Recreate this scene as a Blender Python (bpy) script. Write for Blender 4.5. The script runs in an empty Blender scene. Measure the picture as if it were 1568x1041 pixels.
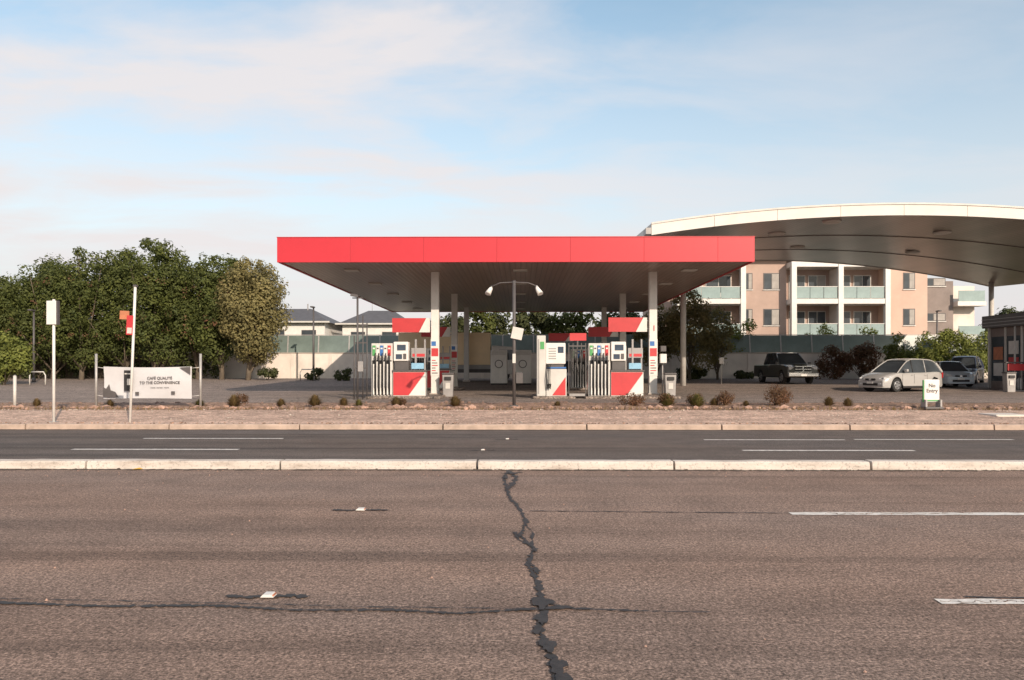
import bpy, math, random
import numpy as np
import bmesh
from mathutils import Vector
random.seed(7); rng=np.random.default_rng(7)
S=bpy.context.scene
R=math.radians

# ---------------------------------------------------------------- materials
def nt(name):
    m=bpy.data.materials.new(name); m.use_nodes=True
    t=m.node_tree; b=t.nodes['Principled BSDF']
    return m,t,b
def noise(t,coord,scale,detail=3,rough=.55):
    n=t.nodes.new('ShaderNodeTexNoise'); n.inputs['Scale'].default_value=scale
    n.inputs['Detail'].default_value=detail; n.inputs['Roughness'].default_value=rough
    t.links.new(coord,n.inputs['Vector']); return n.outputs['Fac']
def ramp(t,fac,stops):
    r=t.nodes.new('ShaderNodeValToRGB')
    e=r.color_ramp.elements
    while len(e)<len(stops): e.new(.5)
    for i,(p,c) in enumerate(stops):
        e[i].position=p; e[i].color=(c[0],c[1],c[2],1) if hasattr(c,'__len__') else (c,c,c,1)
    t.links.new(fac,r.inputs['Fac']); return r.outputs['Color']
def mix(t,fac,a,b,mode='MIX'):
    n=t.nodes.new('ShaderNodeMix'); n.data_type='RGBA'; n.blend_type=mode
    for s,v in ((n.inputs[0],fac),(n.inputs[6],a),(n.inputs[7],b)):
        if isinstance(v,(int,float)): s.default_value=v
        elif isinstance(v,tuple): s.default_value=(*v,1)
        else: t.links.new(v,s)
    return n.outputs[2]
def coords(t,scale=(1,1,1)):
    c=t.nodes.new('ShaderNodeTexCoord'); mp=t.nodes.new('ShaderNodeMapping')
    mp.inputs['Scale'].default_value=scale
    t.links.new(c.outputs['Object'],mp.inputs['Vector']); return mp.outputs['Vector']
def bump(t,b,h,strength,dist=.01):
    n=t.nodes.new('ShaderNodeBump'); n.inputs['Strength'].default_value=strength
    n.inputs['Distance'].default_value=dist
    t.links.new(h,n.inputs['Height']); t.links.new(n.outputs['Normal'],b.inputs['Normal'])
def M(name,col,rough=.6,var=.12,scale=2.5,bmp=0,bs=40,metal=0):
    m,t,b=nt(name); v=coords(t)
    f=noise(t,v,scale,5,.65)
    c=ramp(t,f,[(.3,[x*(1-var) for x in col]),(.7,[min(1,x*(1+var)) for x in col])])
    t.links.new(c,b.inputs['Base Color'])
    b.inputs['Roughness'].default_value=rough; b.inputs['Metallic'].default_value=metal
    if bmp: bump(t,b,noise(t,v,bs,4),bmp,.01)
    return m
def asphalt(name,col,fine=70,spots=True,lo=.35,hi=1.9,shadow_and_wear=False,patch=.16):
    m,t,b=nt(name); v=coords(t); vs=coords(t,(.07,1.0,1))
    big=noise(t,vs,1.1,6,.6); med=noise(t,v,1.6,5,.6); fn=noise(t,v,fine,4,.75); f2=noise(t,v,fine*.38,4,.7)
    c=ramp(t,fn,[(.36,[x*lo for x in col]),(.5,col),(.64,[x*hi for x in col])])
    c=mix(t,1.0,c,ramp(t,f2,[(.36,.66),(.5,1.0),(.64,1.34)]),'MULTIPLY')
    c=mix(t,1.0,c,ramp(t,big,[(.3,.7),(.45,.95),(.7,1.14)]),'MULTIPLY')
    c=mix(t,1.0,c,ramp(t,med,[(.3,1-patch),(.7,1+patch*.8)]),'MULTIPLY')
    if shadow_and_wear:
        st=ramp(t,noise(t,coords(t,(.035,1.6,1)),.8,5,.55),[(.34,.66),(.44,1.0)])  # soft wire and tree shadow bands painted into the colour as dark streaks
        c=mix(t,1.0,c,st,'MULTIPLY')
        redd=ramp(t,noise(t,coords(t,(.3,1,1)),.35,3),[(.35,(1.04,.99,.95)),(.65,(.97,1.0,1.03))])
        c=mix(t,1.0,c,redd,'MULTIPLY')
    if spots:
        vo=t.nodes.new('ShaderNodeTexVoronoi'); vo.inputs['Scale'].default_value=11
        t.links.new(v,vo.inputs['Vector'])
        s=ramp(t,vo.outputs['Distance'],[(.05,1.0),(.11,0.0)])
        sel=ramp(t,noise(t,v,2.3,3),[(.5,0.0),(.62,1.0)])
        k=mix(t,1.0,s,sel,'MULTIPLY')
        c=mix(t,k,c,tuple(min(1,x*2.0) for x in col))
    t.links.new(c,b.inputs['Base Color']); b.inputs['Roughness'].default_value=.92
    b.inputs['Specular IOR Level'].default_value=.3
    bump(t,b,fn,.6,.014)
    return m
def leafmat(name,a,c2,dark):
    m,t,b=nt(name); v=coords(t)
    g=t.nodes.new('ShaderNodeNewGeometry')
    c=mix(t,g.outputs['Random Per Island'],a,c2)
    f=ramp(t,noise(t,v,.6,4),[(.38,0.0),(.62,1.0)])
    c=mix(t,f,mix(t,.5,c,dark),c)
    t.links.new(c,b.inputs['Base Color']); b.inputs['Roughness'].default_value=.65
    b.inputs['Specular IOR Level'].default_value=.2
    tr=t.nodes.new('ShaderNodeBsdfTranslucent'); t.links.new(c,tr.inputs['Color'])
    ms=t.nodes.new('ShaderNodeMixShader'); ms.inputs[0].default_value=.3
    out=t.nodes['Material Output']
    t.links.new(b.outputs[0],ms.inputs[1]); t.links.new(tr.outputs[0],ms.inputs[2]); t.links.new(ms.outputs[0],out.inputs['Surface'])
    return m

road_m=asphalt('shadowed_worn_asphalt',(.235,.164,.130),fine=56,shadow_and_wear=True,lo=.3,hi=2.0)
road2_m=asphalt('dark_asphalt',(.120,.097,.085),spots=False,shadow_and_wear=True)
fore_m=asphalt('forecourt_asphalt',(.235,.185,.158),fine=20,spots=False,patch=.22)
conc_m=M('concrete',(.42,.36,.31),.85,.2,1.5,.4,60)
slab_m=asphalt('island_concrete',(.21,.168,.142),fine=15,spots=False)
verge_m=asphalt('verge_dirt_concrete',(.50,.345,.265),fine=20,spots=True,lo=.5,hi=1.5,patch=.3)
soil_m=asphalt('soil_mulch',(.27,.17,.12),fine=10,spots=False,patch=.35)
field_m=M('grass_ground',(.12,.11,.06),.95,.3,.4,.5,10)
grime_m=M('grime',(.09,.065,.05),.95,.4,8,.6,40)
paint_m=M('road_paint_white',(.68,.63,.58),.7,.3,14,.4,60)
tar_m=M('crack_tar',(.035,.03,.028),.65,.4,20,.4,60)
red_m=M('red_fascia',(.54,.024,.038),.45,.07,.6)
redp_m=M('red_panel',(.52,.04,.045),.45,.1,2)
white_m=M('white_paint',(.70,.67,.63),.5,.08,3)
offw_m=M('offwhite_powdercoat',(.56,.53,.49),.5,.1,2)
grey_m=M('grey_metal',(.32,.30,.29),.5,.12,3,metal=.2)
galv_m=M('galvanised_steel',(.40,.38,.36),.5,.15,6,metal=.3)
dgrey_m=M('dark_grey_metal',(.09,.08,.078),.5,.15,3)
black_m=M('black_rubber',(.022,.02,.02),.6,.2,6)
screen_m=M('display_glass',(.05,.07,.1),.2,.3,4)
green_m=M('green_label',(.08,.32,.1),.5,.1,3)
blue_m=M('blue_label',(.04,.15,.4),.5,.1,3)
lblue_m=M('light_blue_label',(.25,.45,.6),.4,.15,5)
orange_m=M('faded_orange',(.5,.18,.09),.6,.2,4)
tan_m=M('tan_box',(.86,.66,.42),.6,.08,1)
teal_m=M('barrier_panel',(.15,.19,.172),.3,.3,.5)
render_m=M('cream_render',(.70,.62,.55),.85,.16,.6,.2,20)
beige_m=M('beige_brick_render',(.60,.42,.335),.85,.1,.5,.2,20)
tanw_m=M('tan_brick',(.45,.325,.27),.85,.12,.5,.2,20)
gbrick_m=M('grey_brick',(.25,.205,.185),.85,.15,1,.2,20)
roof_m=M('dark_roof_tiles',(.10,.095,.10),.6,.2,2)
bglass_m=M('balcony_glass',(.30,.38,.37),.15,.15,1)
window_m=M('window_glass',(.06,.07,.08),.1,.3,.8)
curtain_m=M('curtain',(.38,.35,.32),.9,.2,2)
bark_m=M('bark',(.14,.11,.08),.9,.3,3,.6,12)
rock_m=M('sandstone_rock',(.40,.25,.19),.9,.4,3,.6,15)
tyre_m=M('tyre',(.02,.02,.02),.8,.2,9)
rim_m=M('alloy_rim',(.5,.5,.5),.3,.1,5,metal=.8)
chrome_m=M('chrome',(.6,.6,.6),.25,.1,5,metal=.9)
lamp_m=M('headlight_lens',(.6,.6,.6),.1,.2,8)
tail_m=M('tail_light',(.35,.015,.015),.2,.2,8)
def kerbmat():
    m,t,b=nt('kerb_paint_worn'); v=coords(t,(.5,1,2.5))
    c=ramp(t,noise(t,v,2.2,6,.7),[(.3,(.36,.29,.24)),(.46,(.56,.49,.43)),(.7,(.68,.61,.55))])
    d=ramp(t,noise(t,coords(t),26,4,.75),[(.34,.55),(.46,1.0)])
    c=mix(t,1.0,c,d,'MULTIPLY')
    t.links.new(c,b.inputs['Base Color']); b.inputs['Roughness'].default_value=.88
    bump(t,b,noise(t,coords(t),40,4),.6,.01); return m
kerb_m=kerbmat()
def carpaint(n,c):
    m=M(n,c,.28,.04,1)
    m.node_tree.nodes['Principled BSDF'].inputs['Coat Weight'].default_value=.6
    return m
def soffit(name,col,freq):
    m,t,b=nt(name); v=coords(t)
    w=t.nodes.new('ShaderNodeTexWave'); w.bands_direction='X'; w.inputs['Scale'].default_value=freq
    t.links.new(v,w.inputs['Vector'])
    c=ramp(t,w.outputs['Fac'],[(0,[x*.6 for x in col]),(.12,col),(1,col)])
    c=mix(t,1.0,c,ramp(t,noise(t,coords(t,(1,.1,1)),.5,4),[(.3,.72),(.7,1.3)]),'MULTIPLY')
    t.links.new(c,b.inputs['Base Color']); b.inputs['Roughness'].default_value=.34
    bump(t,b,w.outputs['Fac'],.3,.02)
    return m
soff_m=soffit('canopy_soffit',(.31,.225,.19),1.4)
arch_m=soffit('arch_soffit',(.24,.195,.175),1.1)
leaf1=leafmat('fig_leaves',(.155,.17,.045),(.095,.118,.034),(.03,.04,.018))
leaf2=leafmat('olive_leaves',(.34,.28,.12),(.22,.195,.08),(.09,.085,.04))
leaf3=leafmat('hedge_leaves',(.28,.30,.07),(.17,.20,.05),(.05,.06,.02))
leafr=leafmat('rust_leaves',(.24,.115,.07),(.17,.10,.05),(.06,.05,.03))
leafd=leafmat('dark_leaves',(.11,.115,.045),(.07,.085,.035),(.03,.035,.018))
blade_m=leafmat('tuft_blades',(.30,.19,.09),(.19,.15,.06),(.09,.06,.035))
bladeg_m=leafmat('green_blades',(.2,.21,.06),(.27,.2,.08),(.09,.07,.03))

# ---------------------------------------------------------------- mesh helpers
def link(o,parent):
    S.collection.objects.link(o)
    if parent: o.parent=parent
    return o
def root(name,loc=(0,0,0),rz=0):
    o=bpy.data.objects.new(name,None); o.location=loc; o.rotation_euler=(0,0,rz)
    o.empty_display_size=.3
    S.collection.objects.link(o); return o
def mesh(name,verts,faces,mat,parent=None,loc=(0,0,0),rot=(0,0,0),smooth=False,bevel=0):
    me=bpy.data.meshes.new(name); me.from_pydata([tuple(v) for v in verts],[],faces); me.update()
    if smooth: me.polygons.foreach_set('use_smooth',[True]*len(me.polygons))
    me.materials.append(mat)
    o=bpy.data.objects.new(name,me); o.location=loc; o.rotation_euler=rot
    if bevel:
        b=o.modifiers.new('b','BEVEL'); b.width=bevel; b.segments=2 if bevel<.05 else 3; b.limit_method='ANGLE'; b.angle_limit=R(30)
    return link(o,parent)
BF=[(0,3,2,1),(4,5,6,7),(0,1,5,4),(1,2,6,5),(2,3,7,6),(3,0,4,7)]
def box(name,p,c,s,mat,bevel=0,rot=(0,0,0)):
    x,y,z=s[0]/2,s[1]/2,s[2]/2
    v=[(-x,-y,-z),(x,-y,-z),(x,y,-z),(-x,y,-z),(-x,-y,z),(x,-y,z),(x,y,z),(-x,y,z)]
    return mesh(name,v,BF,mat,p,c,rot,bevel=bevel)
def bx(name,p,x0,x1,y0,y1,z0,z1,mat,bevel=0):
    return box(name,p,((x0+x1)/2,(y0+y1)/2,(z0+z1)/2),(x1-x0,y1-y0,z1-z0),mat,bevel)
def tube(name,p,pts,rad,mat,n=10):
    pts=[Vector(q) for q in pts]
    if not hasattr(rad,'__len__'): rad=[rad]*len(pts)
    V=[];F=[]
    for i,q in enumerate(pts):
        d=(pts[min(i+1,len(pts)-1)]-pts[max(i-1,0)]).normalized()
        u=d.cross(Vector((0,0,1)) if abs(d.z)<.9 else Vector((1,0,0))).normalized(); w=d.cross(u)
        for k in range(n):
            a=2*math.pi*k/n
            V.append(q+(u*math.cos(a)+w*math.sin(a))*rad[i])
    for i in range(len(pts)-1):
        for k in range(n):
            k2=(k+1)%n; F.append((i*n+k,i*n+k2,(i+1)*n+k2,(i+1)*n+k))
    F.append(tuple(range(n))[::-1]); F.append(tuple((len(pts)-1)*n+k for k in range(n)))
    o=mesh(name,V,F,mat,p)
    for pl in o.data.polygons:
        if len(pl.vertices)==4: pl.use_smooth=True
    return o
def prism(name,p,pts,y0,y1,mat,bevel=0):
    """side profile (x,z) extruded along y"""
    n=len(pts)
    V=[(x,y0,z) for x,z in pts]+[(x,y1,z) for x,z in pts]
    F=[tuple(range(n)),tuple(range(2*n-1,n-1,-1))]+[(i+n,(i+1)%n+n,(i+1)%n,i) for i in range(n)]
    o=mesh(name,V,F,mat,p,bevel=bevel)
    b=bmesh.new(); b.from_mesh(o.data); bmesh.ops.recalc_face_normals(b,faces=b.faces); b.to_mesh(o.data); b.free()
    return o
def strip(name,x0,x1,prof,mat,nx=1,jit=0):
    V=[];F=[];m=len(prof)
    for i in range(nx+1):
        x=x0+(x1-x0)*i/nx
        for j,(y,z) in enumerate(prof):
            jj=0 if j in(0,m-1) else jit
            V.append((x,y,z+random.uniform(-jj,jj)))
    for i in range(nx):
        for j in range(m-1):
            F.append((i*m+j,(i+1)*m+j,(i+1)*m+j+1,i*m+j+1))
    return mesh(name,V,F,mat,smooth=jit>0)
def text(name,p,s,loc,size,mat,rot=(R(90),0,0),align='CENTER',off=0):
    c=bpy.data.curves.new(name,'FONT'); c.body=s; c.size=size; c.align_x=align; c.extrude=.002; c.offset=off
    c.materials.append(mat); o=bpy.data.objects.new(name,c); o.location=loc; o.rotation_euler=rot
    return link(o,p)

def gz(y):
    if y<19.9: return 0
    P=[(19.9,.12),(24.6,.25),(28.4,.3),(42,.3),(62,.72),(2000,.72)]
    for (a,b),(c,d) in zip(P,P[1:]):
        if y<=c: return b+(d-b)*(y-a)/(c-a)
    return .72

# ---------------------------------------------------------------- ground & road
strip('ground',-900,900,[(-400,-.03),(19.9,-.03),(20.1,.08),(24.6,.2),(28.4,.25),(42,.25),(62,.67),(1800,.67)],field_m)
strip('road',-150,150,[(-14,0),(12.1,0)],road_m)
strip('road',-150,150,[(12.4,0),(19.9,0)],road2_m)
strip('verge_footpath',-150,150,[(20.1,.125),(22,.17),(24.6,.25)],verge_m)
strip('garden_bed',-60,60,[(24.6,.255),(24.8,.29),(25.4,.31),(26,.33),(26.8,.33),(27.6,.33),(28.4,.30)],soil_m,400,.03)
strip('forecourt_pavement',-150,150,[(28.4,.304),(42,.304),(62,.724)],fore_m)
strip('canopy_slab',-9.3,9.0,[(29.0,.312),(42,.312),(60,.70)],slab_m)
strip('concrete_path',22.5,60,[(31,.31),(34,.31)],conc_m)

def kerb(name,y0,y1,h,x0,x1,seg,mat):
    r=root(name)
    x=x0
    while x<x1:
        L=seg*random.uniform(.9,1.1); dy=random.uniform(-.012,.012); dh=random.uniform(-.006,.006)
        n=14; V=[];F=[]
        for i in range(n+1):
            xx=x+(L-.035)*i/n; j=random.uniform(-.01,.01)+dy; k=random.uniform(-.008,.008)+dh
            V+=[(xx,y0+j*.6,-.02),(xx,y0+.012+j,h-.022+k),(xx,y0+.035+j,h+k*.5),(xx,y1-.02,h+k*.5),(xx,y1,-.02)]
        for i in range(n):
            for q in range(4): F.append((i*5+q,(i+1)*5+q,(i+1)*5+q+1,i*5+q+1))
        F+=[(0,1,2,3,4),(n*5+4,n*5+3,n*5+2,n*5+1,n*5)]
        mesh('kerb_stone',V,F,mat,r); x+=L
    return r
kerb('median_kerb',12.12,12.4,.125,-45.3,45,3.0,kerb_m)
kerb('roadside_kerb',19.9,20.1,.135,-60,60,3.4,M('kerb_concrete',(.44,.33,.265),.9,.25,3,.4,50))
def ribbon(name,pts,width,mat,z=.005,sub=10,wj=.5,pj=.02,parent=None):
    V=[];F=[];P=[]
    for (a,b),(c,d) in zip(pts,pts[1:]):
        for k in range(sub):
            t=k/sub; P.append((a+(c-a)*t+random.uniform(-pj,pj),b+(d-b)*t+random.uniform(-pj,pj)))
    P.append(pts[-1])
    for i,(x,y) in enumerate(P):
        x2,y2=P[min(i+1,len(P)-1)]; x1,y1=P[max(i-1,0)]
        dx,dy=x2-x1,y2-y1; l=math.hypot(dx,dy) or 1
        w=width*max(.12,1+random.uniform(-wj,wj))/2
        V+= [(x-dy/l*w,y+dx/l*w,z+i%2*.0004),(x+dy/l*w,y-dx/l*w,z+i%3*.0003)]
    for i in range(len(P)-1): F.append((2*i,2*i+1,2*i+3,2*i+2))
    return mesh(name,V,F,mat,parent)
ribbon('kerb_grime',[(x,12.05) for x in range(-40,41,2)],.13,grime_m,.004,30,.9,.018)
ribbon('gutter_grime',[(x,19.82) for x in range(-50,51,2)],.16,grime_m,.004,12,.6,.02)

cr=root('road_cracks')
def blotch(x,y,rx,ry,z,n=16):
    """irregular filled tar patch"""
    V=[(x,y,z)];F=[]
    for i in range(n):
        a=6.2832*i/n; k=random.uniform(.45,1.15); V.append((x+math.cos(a)*rx*k,y+math.sin(a)*ry*k,z))
    for i in range(n): F.append((0,1+i,1+(i+1)%n))
    mesh('tar_patch',V,F,tar_m,cr)
C=[(-.17,12.04),(-.24,11.2),(-.17,10.1),(-.12,9.4),(-.03,8.92),(.06,7.98),(.0,7.36),(.12,6.83),(.06,6.26),(.13,5.7),(.14,5.37),(.155,5.02),(.115,4.65),(.17,4.33),(.18,3.96),(.2,3.0)]
ribbon('crack',C,.036,tar_m,.006,14,.85,.012,cr)
ribbon('crack_branch',[(-.2,12.0),(-.06,11.3),(-.1,10.6),(-.17,10.1)],.06,tar_m,.007,9,.8,.014,cr)
ribbon('crack_branch',[(-.3,11.7),(-.1,11.6),(.02,11.8)],.05,tar_m,.0085,7,.8,.014,cr)
ribbon('crack_branch',[(.05,7.9),(.12,7.4),(.1,6.9)],.02,tar_m,.007,7,.8,.01,cr)
ribbon('crack_branch',[(-.05,7.5),(-.01,7.15),(.12,6.85)],.03,tar_m,.008,7,.8,.01,cr)
ribbon('crack_branch',[(.07,6.3),(.12,6.15),(.13,5.95)],.03,tar_m,.008,7,.8,.008,cr)
ribbon('crack_seam',[(-14,5.3),(-6,5.22),(-3.41,5.2),(-2.71,5.13),(-2,5.15),(-1.43,5.06),(-.8,5.07),(-.4,5.0),(.0,5.08)],.036,tar_m,.008,26,.95,.006,cr)
ribbon('crack_seam',[(-14,5.40),(-3.5,5.29),(-2.2,5.22),(-1,5.13),(.1,5.1)],.010,tar_m,.0095,30,.9,.006,cr)
ribbon('crack_seam',[(.2,5.2),(.35,5.1),(.75,5.06)],.03,tar_m,.0105,10,.9,.006,cr)
ribbon('crack_seam',[(.75,5.06),(1.2,5.04)],.010,tar_m,.0095,12,.9,.006,cr)
for q in ((.15,5.22,.075,.16),(.24,5.12,.10,.05),(.05,5.08,.07,.04),(.13,4.88,.045,.12),(.10,4.7,.03,.09),(.15,4.42,.05,.13),(.19,4.12,.055,.14),(.21,3.9,.06,.14),(.22,3.6,.06,.2),(.0,7.34,.03,.1),(.12,6.75,.035,.1),(-.2,11.2,.05,.25),(-.1,11.62,.09,.12)):
    blotch(*q,.012+random.uniform(0,.002))
ribbon('crack_seam',[(.1,8.6),(1.4,8.55),(2.85,8.5)],.02,tar_m,.007,20,.9,.006,cr)
ribbon('crack_seam',[(3.0,5.4),(3.9,5.36)],.02,tar_m,.007,12,.9,.008,cr)

mk=root('lane_markings')
def dash(x0,x1,y,w,z=.005):
    return ribbon('dash',[(x0,y),(x1,y)],w,paint_m,z,60,.16,.007,mk)
dash(-8.25,-5.18,17.35,.13); dash(3.94,6.96,17.15,.13); dash(7.2,10.6,17.25,.13); dash(14,17,17.2,.13)
dash(-8.5,-5.33,15.02,.15); dash(4.16,7.36,14.95,.15); dash(-15,-12,15.02,.15); dash(14,17,14.95,.15)
dash(2.87,8.5,8.48,.15); dash(2.77,6.5,5.3,.11); dash(-22,-16,8.5,.17); dash(-22,-9,5.3,.14)
ribbon('worn_patch',[(3.2,8.47),(4.8,8.5)],.02,road_m,.0065,40,.95,.05,mk); ribbon('worn_patch',[(2.8,5.3),(3.6,5.29)],.008,road_m,.0065,40,.95,.035,mk)
def stud(x,y,s=1):
    r=root('raised_road_marker',(x,y,.01))
    prism('marker_body',r,[(-.05*s,0),(.05*s,0),(.03*s,.018),(-.03*s,.018)],-.045*s,.045*s,white_m)
    box('marker_lens',r,(.044*s,0,.010),(.008,.07*s,.010),orange_m)
    ribbon('marker_tar',[(-.32*s,.02),(-.16*s,-.02),(0,.0),(.18*s,.02),(.3*s,-.01)],.05,tar_m,-.001,8,.9,.012,r)
stud(-1.73,8.62,1); stud(-1.70,5.36,.9); stud(-.28,17.2,.8); stud(-.7,14.9,.8)
V=[];F=[]
for i in range(260):
    x=random.uniform(-12,12); y=random.choice([random.uniform(4,12),random.uniform(11.3,12.05)]); s=random.uniform(.005,.013)
    k=len(V); V+=[(x-s,y,.002),(x,y-s,.002),(x+s,y,.002),(x,y+s,.002),(x,y,.002+s)]
    F+=[(k,k+1,k+4),(k+1,k+2,k+4),(k+2,k+3,k+4),(k+3,k,k+4)]
mesh('road_gravel',V,F,rock_m)
mesh('fallen_leaf',[(-5.9,12.02,.01),(-5.8,11.98,.02),(-5.72,12.03,.012),(-5.8,12.08,.03)],[(0,1,2,3)],M('yellow_leaf',(.6,.35,.04),.7))

# ---------------------------------------------------------------- foliage helpers
def quads(name,P,N,sz,mat,parent=None,asp=.6):
    n=len(P)
    N=N/np.linalg.norm(N,axis=1,keepdims=True)
    r=rng.normal(size=(n,3)); U=np.cross(N,r); U/=np.linalg.norm(U,axis=1,keepdims=True)+1e-9
    W=np.cross(N,U); s=sz*rng.uniform(.6,1.4,size=(n,1))
    V=np.stack([P-U*s,P-W*s*asp+N*s*.15,P+U*s,P+W*s*asp+N*s*.15],1).reshape(-1,3)
    me=bpy.data.meshes.new(name); me.vertices.add(4*n); me.vertices.foreach_set('co',V.astype('f').ravel())
    me.loops.add(4*n); me.loops.foreach_set('vertex_index',np.arange(4*n,dtype='i'))
    me.polygons.add(n); me.polygons.foreach_set('loop_start',np.arange(0,4*n,4,dtype='i'))
    me.polygons.foreach_set('loop_total',np.full(n,4,dtype='i')); me.update(); me.validate()
    me.materials.append(mat); o=bpy.data.objects.new(name,me); return link(o,parent)
def cloud(centers,radii,per,flat=1.0,nj=.4):
    Ps=[];Ns=[]
    for c,r in zip(centers,radii):
        n=max(8,int(per*r*r))
        d=rng.normal(size=(n,3)); d/=np.linalg.norm(d,axis=1,keepdims=True)
        rr=r*rng.uniform(.35,1.0,size=(n,1))**.5*rng.uniform(.85,1.15,size=(n,1))
        p=c+d*rr*np.array([1,1,flat]); Ps.append(p); Ns.append(d+rng.normal(size=(n,3))*nj+np.array([0,0,.35]))
    return np.concatenate(Ps),np.concatenate(Ns)
def crown(c,rx,ry,rz,k,cr):
    C=[];Q=[]
    for i in range(k):
        d=rng.normal(size=3); d/=np.linalg.norm(d)
        t=rng.uniform(.4,1.0)**.5
        if i%5==0: t*=1.08
        C.append(np.array(c)+d*np.array([rx,ry,rz])*t); Q.append(cr*rng.uniform(.55,1.3))
    return C,Q
def tree(name,x,y,h,rx,ry,cb,mat,k=44,cr=1.0,per=120,leaf=.17,tr=.22,lean=0,skirt=0):
    z=gz(y); r=root(name,(x,y,z))
    cz=(h+cb)/2; rz=(h-cb)/2-cr*.5
    C,Q=crown((lean,0,cz),rx-cr*.6,ry-cr*.6,rz,k,cr)
    for i in range(skirt):
        a=random.uniform(0,6.283); e=random.uniform(-.3,1.4)
        C.append(np.array((lean+math.cos(a)*math.cos(e)*(rx-.1),math.sin(a)*math.cos(e)*(ry-.1),cz+math.sin(e)*(rz+.45)))); Q.append(random.uniform(.25,.5))
    P,N=cloud(C,Q,per)
    quads('foliage',P,N,leaf,mat,r)
    top=Vector((lean*.7,0,cz+rz*.3))
    tube('trunk',r,[(0,0,-.1),(lean*.15,.05,cb*.6),(lean*.4,0,cb*1.1),top],[tr*1.25,tr,tr*.8,tr*.25],bark_m)
    for i in range(9):
        q=C[rng.integers(len(C))]; b=Vector((lean*.3,0,cb*random.uniform(.2,.9)))
        q=Vector(q); m=b.lerp(q,.5)+Vector((0,0,-.2))
        tube('limb',r,[b,m,q],[tr*.5,tr*.32,tr*.1],bark_m,6)
    return r
def bush(name,x,y,rx,ry,h,mat,leaf=.09,per=260,k=12,z=None):
    z=gz(y) if z is None else z
    r=root(name,(x,y,z)); cr=min(rx,ry,h/2)*.55
    C,Q=crown((0,0,h*.5),rx-cr*.5,ry-cr*.5,h*.5-cr*.5,k,cr)
    P,N=cloud(C,Q,per/max(cr,.15)); P[:,2]=np.abs(P[:,2])
    quads('foliage',P,N,leaf,mat,r)
    for i in range(4):
        q=Vector(C[i%len(C)]); tube('stem',r,[(0,0,-.03),q*.5,q],[.03,.02,.008],bark_m,5)
    return r
def tuft(x,y,rad,h,n,mat,name='grass_tuft'):
    z=gz(y)+.02; V=[];F=[]
    for i in range(n):
        a=random.uniform(0,6.283); e=random.uniform(.05,1.35); L=random.uniform(.7,1.1)
        dx,dy=math.cos(a)*math.sin(e)*rad*L,math.sin(a)*math.sin(e)*rad*L
        hz=math.cos(e)*h*L*.8+h*.12; bw=rad*.035
        px,py=-math.sin(a)*bw,math.cos(a)*bw; k=len(V)
        V+=[(px*1.5,py*1.5,0),(-px*1.5,-py*1.5,0),(dx*.6-px,dy*.6-py,hz*.75),(dx*.6+px,dy*.6+py,hz*.75),(dx,dy,hz*.9)]
        F+=[(k,k+1,k+2,k+3),(k+3,k+2,k+4)]
    return mesh(name,V,F,mat,None,(x,y,z))

# ---------------------------------------------------------------- trees (left)
TL=[(-41.5,60,7.2,3.8,3.2,.9,leaf1,0),(-38.4,61,7.8,3.8,3,.9,leaf1,0),(-35.4,60,9.0,3.7,3,1.0,leaf1,0),(-32.7,59,9.6,3.5,3,1.0,leaf1,0),(-29.9,60,9.7,3.4,3,1.1,leaf1,0),
    (-27.2,59,10.3,3.3,3,1.2,leaf1,0),(-24.6,60.5,9.4,3.0,2.6,1.3,leaf1,0),(-22.4,59.5,9.0,2.8,2.6,1.4,leaf1,0),(-19.9,58.0,8.7,2.5,2.5,1.3,leaf2,.3)]
for x,y,h,rx,ry,cb,m,l in TL: tree('fig_tree',x,y,h,rx,ry,cb,m,80,.95,330,.10,.17,l,26)
P,N=cloud([np.array((random.uniform(-39,-21),56.6,random.uniform(3,8))) for i in range(50)],[.28]*50,160)
quads('bottlebrush_blossom',P,N,.07,leafr)
bush('shrub',-32.6,50,1.5,1.1,3.7,leaf3,.10,300,22)
bush('shrub',-15.0,57.5,.9,.7,1.0,leafd); bush('shrub',-12.6,57,.7,.6,.9,leafd); bush('shrub',-18.5,58,.8,.6,.9,leafd)
for x in (-37,-33,-29,-25): bush('undergrowth',x,61,2.2,.8,1.6,leafd,.13,150,12)
for x,h in ((-5.5,5.6),(-3.2,5.9),(-.8,6.1),(1.3,5.9),(3.6,6.1),(5.8,6.2),(8.2,5.9)):
    bush('hedge_bush',x,65,1.9,1.1,h,leafd if random.random()<.6 else leaf1,.14,200,36)
tree('olive_tree',12.4,58.5,6.3,2.1,2,.8,leaf2,44,.75,320,.10,.1,0,14)
tree('olive_tree',10.2,60,5.4,1.6,1.6,.8,leaf2,34,.7,300,.10,.1,0,10)
tree('olive_tree',14.7,59.5,5.0,1.4,1.5,.8,leaf2,30,.6,320,.10,.08,0,10)
for x,y,rx,h,m in ((17.6,64,1.6,5.0,leaf3),(25.6,60,1.7,2.7,leafr),(23.6,60.2,1.6,2.6,leafr),(27.8,59.3,.75,3.2,leaf3),(28.9,59.6,.6,2.4,leaf3),(25,66,2.2,4.6,leaf3),(28.5,66,1.6,4.5,leaf3),(31.6,61.6,1.5,3.7,leaf3),(33.4,61.6,1.7,3.9,leaf3),(35.4,61.6,1.6,4.1,leaf3),(30.9,60.5,1.1,2.4,leaf3),(33.5,60,1.4,2.6,leaf3),(37.5,62.2,1.6,4.3,leaf1),(40,62,1.6,4.0,leaf2),(13,60.5,1.2,1.0,leafd),(17,61,.9,.7,leafd)):
    bush('shrub',x,y,rx,.9,h,m,.09,260,26)
P,N=cloud([np.array((random.uniform(-78,110),random.uniform(118,128),random.uniform(2,8.2 if k%2 else 6))) for k in range(260)],[2.4]*260,14)
quads('distant_tree_line',P,N,.45,leafd)
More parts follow.
